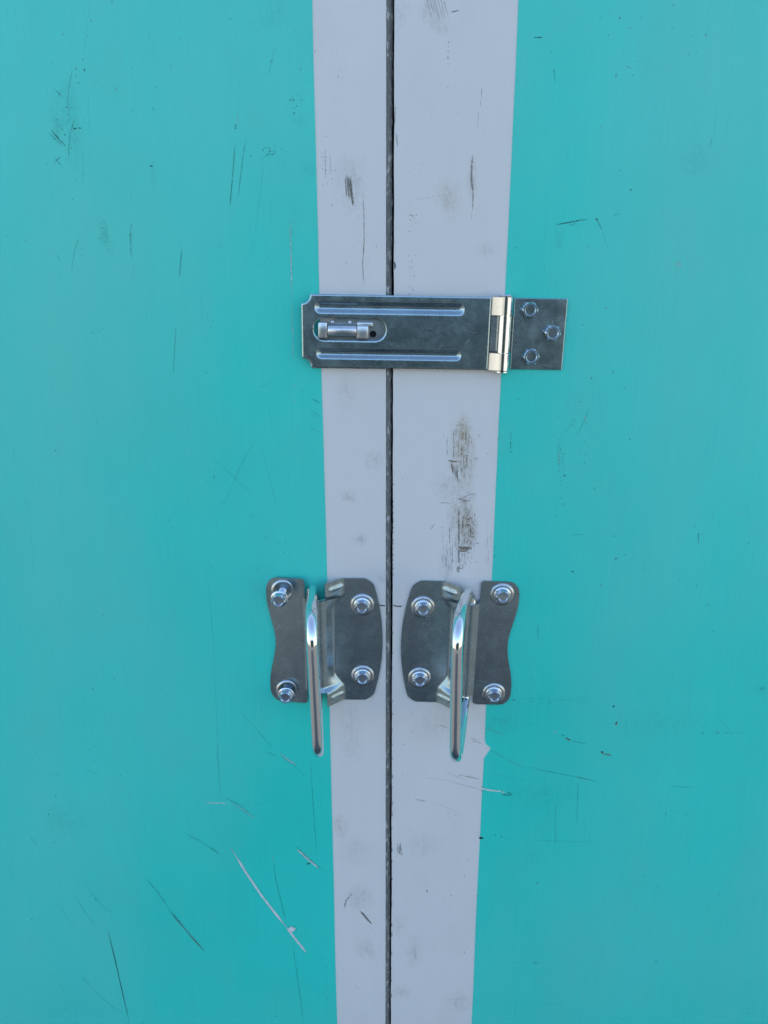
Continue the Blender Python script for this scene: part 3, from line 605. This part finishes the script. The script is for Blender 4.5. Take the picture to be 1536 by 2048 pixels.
# ------------------------------------------------------------------ screws
def hex_screw(parent, x, z, p, af=10.0, height=5.0, flange=7.2, washer=None, lift=0.0, lean=(0, 0), cup=True):
    """hex head with a cupped top on its flange; lift = how far it stands unscrewed"""
    bm = bmesh.new()
    f0 = p + (1.3 if washer else 0.0) + lift
    lathe(bm, [(0, f0), (flange, f0), (flange, f0 + .5), (flange * .93, f0 + .85), (flange * .7, f0 + 1.2), (0, f0 + 1.2)], x, z, 40)
    h0, h1 = f0 + 1.1, f0 + height
    cr = af / 2 / math.cos(math.pi / 6); ir = af / 2 * .93; seg = 48
    def hexr(a, r): 
        m = (a - math.pi / 6) % (math.pi / 3) - math.pi / 6
        return r / math.cos(m)
    ph = random.uniform(-.12, .12)
    rings = []
    prof = [('h', af / 2, h0), ('h', af / 2, h1 - .9), ('m', ir, h1)]
    prof += [('c', ir * .84, h1), ('c', ir * .76, h1 - .4), ('c', ir * .70, h1 - 1.4), ('c', ir * .25, h1 - 1.45)] if cup else [('c', ir * .8, h1 + .2), ('c', ir * .25, h1 + .4)]
    for ty, r, h in prof:
        ring = []
        for i in range(seg):
            a = 2 * math.pi * i / seg
            rr = hexr(a, r) if ty == 'h' else r
            ring.append(bm.verts.new(P(x + rr * math.cos(a + ph + math.pi / 2), h, z + rr * math.sin(a + ph + math.pi / 2))))
        rings.append(ring)
    for a, b in zip(rings, rings[1:]):
        for i in range(seg): bm.faces.new((a[i], a[(i + 1) % seg], b[(i + 1) % seg], b[i]))
    bm.faces.new(rings[-1])
    if lift > 1:
        path = []                                    # threaded shank
        turns = 26
        prof = []
        for i in range(turns):
            y0 = p - 1.5 + (f0 - p + 1.8) * i / turns
            prof.append((2.2 if i % 2 else 2.9, y0))
        prof.append((2.2, f0 + .1))
        lathe(bm, prof, x, z, 24)
    if lift > 1:
        piv = P(x, p, z)
        bmesh.ops.rotate(bm, verts=bm.verts, cent=piv, matrix=Matrix.Rotation(R(lean[0]), 3, 'Z') @ Matrix.Rotation(R(lean[1]), 3, 'X'))
    s = build('screw', bm, M_SCREW, parent, sharp=28)
    if washer:
        bm = bmesh.new()
        ro = washer
        lathe(bm, [(ro, p - .2), (ro, p + .25), (ro - .5, p + .75), (ro - 1.6, p + 1.25), (ro - 2.6, p + 1.3), (ro - 3.4, p + .9), (ro - 4.2, p + .3), (3.0, p + .25)], x, z, 48)
        build('washer', bm, M_WASHER, s, sharp=60)
    return s

# ------------------------------------------------------------------ pull handles
def handle(label, px, py, side, bail_deg, rot, loose, skew, low, wing):
    c = on_door(px, py)
    h = thing('pull_handle', label, 'pull handle', (c.x, -PAINT, c.y), (0, R(rot), 0), 'zinc pull handles on the doors')
    BASE, AX, HW, HC = 1.5, 5.6, 54.0, 53.0
    def convex(z):   # outline towards the gap
        a = abs(z)
        x = 52.8 - 7.6 * (a / 50) ** 2
        if a > 46: x -= 5.5 * ((a - 46) / 7) ** 2.4
        return x
    def concave(z):  # waisted outline away from the gap
        a = abs(z)
        x = 31.6 + 5.8 * sstep(0, 38, a)
        if a > 43: x -= 9.0 * (1 - math.sqrt(max(0, 1 - ((a - 43) / 11.0) ** 2)))
        return x
    def out(x, z):
        a = abs(z)
        xs = 14.5 + 8.5 * sstep(27, 43, a)
        if x < -7.4: return BASE + wing * max(0.0, (x + 36) / 28)
        if x < -5.9:
            t = (x + 7.4) / 1.5
            b0 = BASE + wing
            return b0 + (9.0 - b0) * sstep(0, 1, t)
        if x < -3.6: return 9.0 + (AX + math.sqrt(5.6 ** 2 - 3.6 ** 2) - 9.0) * (x + 5.9) / 2.3 
        if x < 3.6: return AX + math.sqrt(5.6 ** 2 - x * x)
        top = AX + math.sqrt(5.6 ** 2 - 3.6 ** 2)
        t = (x - 3.6) / (xs - 3.6)
        lin = max(0.0, min(1.0, t))
        if x < 8: hh = top - 1.1 * ((x - 3.6) / 4.4) ** 2
        else:
            lin = max(0.0, min(1.0, (x - 8) / (xs - 8)))
            hh = BASE + (top - 1.1 - BASE) * (1 - (0.8 * lin + 0.2 * sstep(0, 1, lin)))
        ear = sstep(37, 42, a)
        hh += ear * (BASE + 10.5 * (1 - sstep(8, 23.5, x)) - hh)
        # pressed bead on each ear
        if a > 40:
            hh += 1.1 * math.exp(-((a - 46.5) / 1.5) ** 2) * sstep(11, 14, x) * (1 - sstep(20, 23, x))
        return hh
    # columns: fixed ones through the barrel, stretched ones in the wings
    zs = sorted(set([round(-54 + i * .75, 3) for i in range(145)] + [-41.0, 38.0]))
    bm = bmesh.new(); grid = []
    fixed = [-7.4 + 1.5 * i / 8 for i in range(8)] + [-5.9 + 2.3 * i / 4 for i in range(4)] + [-3.6 + 7.2 * i / 16 for i in range(16)] + [3.6 + 5.4 * i / 9 for i in range(9)] + [9 + 19 * i / 26 for i in range(27)]
    for z in zs:
        zz = max(-HC, min(HC, z))
        row = []
        xl = -concave(z); xr = convex(zz)
        for i in range(14): 
            x = xl + (-7.4 - xl) * i / 14
            row.append(bm.verts.new(P(side * x, out(x, z), z)))
        for x in fixed: row.append(bm.verts.new(P(side * x, out(x, zz), zz)))
        for i in range(1, 15):
            x = 28 + (xr - 28) * i / 14
            row.append(bm.verts.new(P(side * x, out(x, zz), zz)))
        grid.append(row)
    ncol = len(grid[0])
    for j in range(len(zs) - 1):
        zm = (zs[j] + zs[j + 1]) / 2
        for i in range(ncol - 1):
            xm = None
            if 14 <= i < 14 + len(fixed) - 1: xm = (fixed[i - 14] + fixed[i - 13]) / 2
            elif i == 13: xm = -7.5
            if xm is not None and (zm < -41 or zm > 38) and -7.4 < xm < 9: continue
            if zs[j] < -HC - .3 and i >= 13 or zs[j + 1] > HC + .3 and i >= 13: continue
            try: bm.faces.new((grid[j][i], grid[j][i + 1], grid[j + 1][i + 1], grid[j + 1][i]))
            except ValueError: pass
    loose_v = [v for v in bm.verts if not v.link_faces]
    bmesh.ops.delete(bm, geom=loose_v, context='VERTS')
    # face normals outwards from the door
    for f in bm.faces:
        f.normal_update()
    if sum(f.normal.y for f in bm.faces) > 0: bmesh.ops.reverse_faces(bm, faces=bm.faces)
    o = build('back_plate', bm, M_ZINC, h, recalc=False, sharp=50); thick(o, 1.25)
    # bail: bent wire turning in the barrel, standing out towards the viewer
    sa, ca = math.sin(R(bail_deg)), math.cos(R(bail_deg))
    def q(r, z): return P(side * r * sa + (skew * (z + 58) / 112 if r > 1 else 0), AX + r * ca, z)
    pts = [q(0, 20), q(0, 37), P(skew * .55, AX, 46.5), q(72, 57.0), q(72, low), q(0, -46.5), q(0, -20)]
    path = round_path(pts, [0, 2.0, 8.0, 21.0, 19.0, 5.0, 0], 14)
    bm = bmesh.new(); tube(bm, path, 4.25, 28)
    build('bail', bm, M_WIRE, h, sharp=60)
    for k, (x, z) in enumerate(((36.8, 31), (36.8, -31), (-24, 43.5), (-23.6, -43.5))):
        lf, ln = loose.get(k, (0, (0, 0)))
        hex_screw(h, side * x, z, BASE + (wing * .42 if x < 0 else 0), af=9.6, height=5.2, flange=6.6, washer=9.4, lift=lf, lean=ln)
    return h
handle('zinc pull handle left of the gap, one corner screw sticking out', 632, 1279, 1, 5.4, 0.2, {2: (13, (-4, 2)), 3: (5, (-3, 3))}, -2.2, -63.0, 4.0)
handle('zinc pull handle right of the gap, all its screws driven tight', 935, 1286, -1, 10.8, 1.6, {}, -4.6, -66.0, 0.0)

# ------------------------------------------------------------------ hasp
hc = on_door(1005, 667)
hasp = thing('hasp', 'long ribbed zinc hasp with a slot, lying across the gap above the handles', 'hasp', (hc.x, -PAINT, hc.y), (0, R(0.9), 0))
FX0, FX1, FZ, FP = -139.5, -10.0, 24.6, 6.2       # swinging plate: left end, hinge end, half height, how far out
def capsule_d(x, z, x0, x1, zc, r):
    cx = max(x0 + r, min(x1 - r, x)); return math.hypot(x - cx, z - zc), cx
nx, nz_ = 236, 88
bm = bmesh.new(); g = []
RIBS = ((-131, -27.5, 16.2, 4.4), (-130, -28.5, -14.9, 4.0))
def rib(x, z):
    hh = 0
    for x0, x1, zc, r in RIBS:
        d, _ = capsule_d(x, z, x0, x1, zc, r)
        if d < r: hh = -1.9 * sstep(0, 1, (r - d) / (r * .85))
    return hh
for j in range(nz_ + 1):
    z = -FZ + 2 * FZ * j / nz_
    g.append([bm.verts.new(P(FX0 + (FX1 - FX0) * i / nx, FP + rib(FX0 + (FX1 - FX0) * i / nx, z), z)) for i in range(nx + 1)])
faces = {}
for j in range(nz_):
    for i in range(nx): faces[(i, j)] = bm.faces.new((g[j][i], g[j][i + 1], g[j + 1][i + 1], g[j + 1][i]))
def in_slot(x, z): return capsule_d(x, z, -131.5, -81.5, 1.6, 7.6)[0] < 7.6
def in_notch(x, z): return math.hypot(x - FX0, abs(z) - FZ) < 6.2
kill = []; snap = {}
for f in bm.faces:
    c = f.calc_center_median(); x, z = c.x / MM, c.z / MM
    t = 's' if in_slot(x, z) else 'n' if in_notch(x, z) else None
    if t:
        kill.append(f)
        for v in f.verts: snap[v] = t
bmesh.ops.delete(bm, geom=kill, context='FACES')
for v, t in snap.items():
    if not v.is_valid or not v.link_faces: continue
    x, z = v.co.x / MM, v.co.z / MM
    if t == 's':
        d, cx = capsule_d(x, z, -131.5, -81.5, 1.6, 7.6); k = 7.6 / d
        v.co = P(cx + (x - cx) * k, -v.co.y / MM, 1.6 + (z - 1.6) * k)
    else:
        s = 1 if z > 0 else -1
        d = math.hypot(x - FX0, abs(z) - FZ)
        if abs(x - FX0) < .01: v.co = P(FX0, FP, s * (FZ - 6.2))
        elif abs(abs(z) - FZ) < .01: v.co = P(FX0 + 6.2, FP, z)
        else: v.co = P(FX0 + (x - FX0) * 6.2 / d, FP, s * (FZ + (abs(z) - FZ) * 6.2 / d))
bmesh.ops.delete(bm, geom=[v for v in bm.verts if not v.link_faces], context='VERTS')
for e in bm.edges:
    if e.is_boundary:
        for v in e.verts: v.tag = True
for v in bm.verts:
    if v.tag: v.co.y += 0.00032
if sum(f.normal.y for f in bm.faces) > 0: bmesh.ops.reverse_faces(bm, faces=bm.faces)
flap = build('hinged_plate', bm, M_ZINC, hasp, recalc=False, sharp=50); thick(flap, 1.6)
def strap(z0, z1, x_flat, p_flat, name, parent, wrap_from=-1):
    """sheet leaving a plate and rolled round the pin: side -1 comes from the left plate, +1 from the right leaf"""
    bm = bmesh.new(); axp, r = 5.6, 4.5
    prof = [(x_flat, p_flat)]
    if wrap_from < 0:
        a0 = 118
        prof += [(x_flat + 1.2, p_flat + .25), (r * math.cos(R(a0)) - 1.2, axp + r * math.sin(R(a0)) - .35)]
        prof += [(r * math.cos(R(a)), axp + r * math.sin(R(a))) for a in range(a0, -200, -9)]
    else:
        prof += [(r * .75, p_flat)]
        prof += [(r * math.cos(R(a)), axp + r * math.sin(R(a))) for a in range(-40, 270, 9)]
    a = [bm.verts.new(P(x, p, z0)) for x, p in prof]; b = [bm.verts.new(P(x, p, z1)) for x, p in prof]
    for i in range(len(prof) - 1): bm.faces.new((a[i], b[i], b[i + 1], a[i + 1]))
    if wrap_from < 0: pass
    # outward normals
    for f in bm.faces:
        f.normal_update()
    f0 = list(bm.faces)[len(bm.faces) // 3]
    cc = f0.calc_center_median(); 
    if (cc - P(0, axp, cc.z / MM)).dot(f0.normal) < 0: bmesh.ops.reverse_faces(bm, faces=bm.faces)
    o = build(name, bm, M_BRIGHT, parent, recalc=False, sharp=30); thick(o, 1.0)
    return o
strap(12.7, 24.6, -9.9, FP + .02, 'knuckle', flap)
strap(-24.6, -12.9, -9.9, FP + .02, 'knuckle', flap)
# fixed leaf
bm = bmesh.new(); box(bm, 6.6, 43.2, 0.0, 1.7, -24.4, 24.2, .45)
leaf = build('hinge_leaf', bm, M_ZINC, hasp, smooth=False)
strap(-12.4, 12.3, 7.0, 1.2, 'knuckle', leaf, 1)
bm = bmesh.new(); box(bm, -9.0, 3.0, 0.05, 3.6, -12.0, 12.0, .2); build('knuckle_tail', bm, M_WASHER, leaf, smooth=False)
# pin with two upset heads
bm = bmesh.new()
def spindle(prof, x, p, seg=36):
    rings = [[bm.verts.new(P(x + r * math.cos(2 * math.pi * i / seg), p + r * math.sin(2 * math.pi * i / seg), z)) for i in range(seg)] for r, z in prof]
    for a, b in zip(rings, rings[1:]):
        for i in range(seg): bm.faces.new((a[i], a[(i + 1) % seg], b[(i + 1) % seg], b[i]))
    bm.faces.new(rings[0][::-1]); bm.faces.new(rings[-1])
spindle([(2.0, -26.8), (4.0, -26.6), (4.6, -26.0), (4.6, -25.2), (3.2, -24.7), (3.1, 24.7), (4.6, 24.9), (4.8, 25.6), (4.2, 26.5), (2.0, 26.9)], 0, 5.6)
build('hinge_pin', bm, M_BRIGHT, hasp, sharp=40)
for x, z in ((17.2, 16.3), (34.0, 1.0), (20.4, -15.3)):
    hex_screw(hasp, x, z, 1.7, af=10.0, height=4.6, flange=4.9, washer=None)

# ------------------------------------------------------------------ staple behind the slot
sc = on_door(690, 661)
st = thing('hasp_staple', 'small zinc hasp staple with a rolled bar, seen through the slot of the long hasp', 'staple', (sc.x, -PAINT, sc.y), (0, R(0.9), 0))
S0 = -(hc.x - sc.x) / MM
def hx(v): return v - S0       # hasp millimetres -> staple millimetres
dz = (hc.y - sc.y) / MM
bm = bmesh.new()
# plate with the window the loop was lanced from and one round hole
px0, px1, pz0, pz1 = hx(-133.2), hx(-81.8), -24.0 + dz, 26.3 + dz
wx0, wx1, wz0, wz1 = hx(-131.4), hx(-121), -4.0, 9.5
for a in ((px0, wx0, pz0, pz1), (wx1, px1, wz1, pz1), (wx1, px1, pz0, wz0), (wx0, wx1, wz1, pz1), (wx0, wx1, pz0, wz0)):
    box(bm, a[0], a[1], 0.02, 1.5, a[2], a[3])
# right of the window, with the hole
hxc, hzc, hr, sg = hx(-90.5), -2.0, 2.4, 28
for pp in (1.5,):
    o_ = []
    x0, x1, z0, z1 = wx1, px1, wz0, wz1
    for i in range(sg):
        a = 2 * math.pi * i / sg; cx, cz = math.cos(a), math.sin(a)
        k = min((x1 - hxc) / cx if cx > 1e-6 else 1e9, (x0 - hxc) / cx if cx < -1e-6 else 1e9, (z1 - hzc) / cz if cz > 1e-6 else 1e9, (z0 - hzc) / cz if cz < -1e-6 else 1e9)
        o_.append((bm.verts.new(P(hxc + hr * cx, pp, hzc + hr * cz)), bm.verts.new(P(hxc + k * cx, pp, hzc + k * cz)), bm.verts.new(P(hxc + hr * cx, 0.02, hzc + hr * cz))))
    for i in range(sg):
        a, b = o_[i], o_[(i + 1) % sg]
        bm.faces.new((a[0], b[0], b[1], a[1])); bm.faces.new((a[2], b[2], b[0], a[0]))
build('staple_plate', bm, M_WASHER, st, smooth=False)
bm = bmesh.new(); lathe(bm, [(0, 0.15), (2.38, 0.15), (2.38, 0.03), (0, 0.03)], hxc, hzc, 28); build('hole_shade_disc', bm, M_BACK, st, smooth=False)  # dark disc laid under the hole, its shade put in as colour
bm = bmesh.new()
z_ = 2.6 + dz
lathe_axis = []
rings = []
prof = [(0.5, -121.6), (3.6, -121.4), (4.1, -120.8), (4.1, -102.4), (3.7, -101.8), (0.5, -101.6)]
for r, x in prof:
    rings.append([bm.verts.new(P(hx(x), 7.2 + r * math.cos(2 * math.pi * i / 28), z_ + r * math.sin(2 * math.pi * i / 28))) for i in range(28)])
for a, b in zip(rings, rings[1:]):
    for i in range(28): bm.faces.new((a[i], a[(i + 1) % 28], b[(i + 1) % 28], b[i]))
bm.faces.new(rings[0][::-1]); bm.faces.new(rings[-1])
build('rolled_bar', bm, M_SOFT, st, sharp=50)
bm = bmesh.new()
box(bm, hx(-128.0), hx(-121.8), 1.4, 9.4, z_ - 5.2, z_ + 5.4, .7)
box(bm, hx(-101.6), hx(-93.6), 1.4, 8.6, z_ - 5.4, z_ + 3.2, .7)
box(bm, hx(-101.4), hx(-90.6), 1.6, 6.4, z_ + 2.6, z_ + 5.6, .6)
box(bm, hx(-119.5), hx(-117.5), 1.4, 4.0, z_ + 3.8, z_ + 6.2, .4)
box(bm, hx(-107.5), hx(-105.5), 1.4, 4.0, z_ + 3.8, z_ + 6.2, .4)
build('lug', bm, M_SOFT, st, sharp=30)
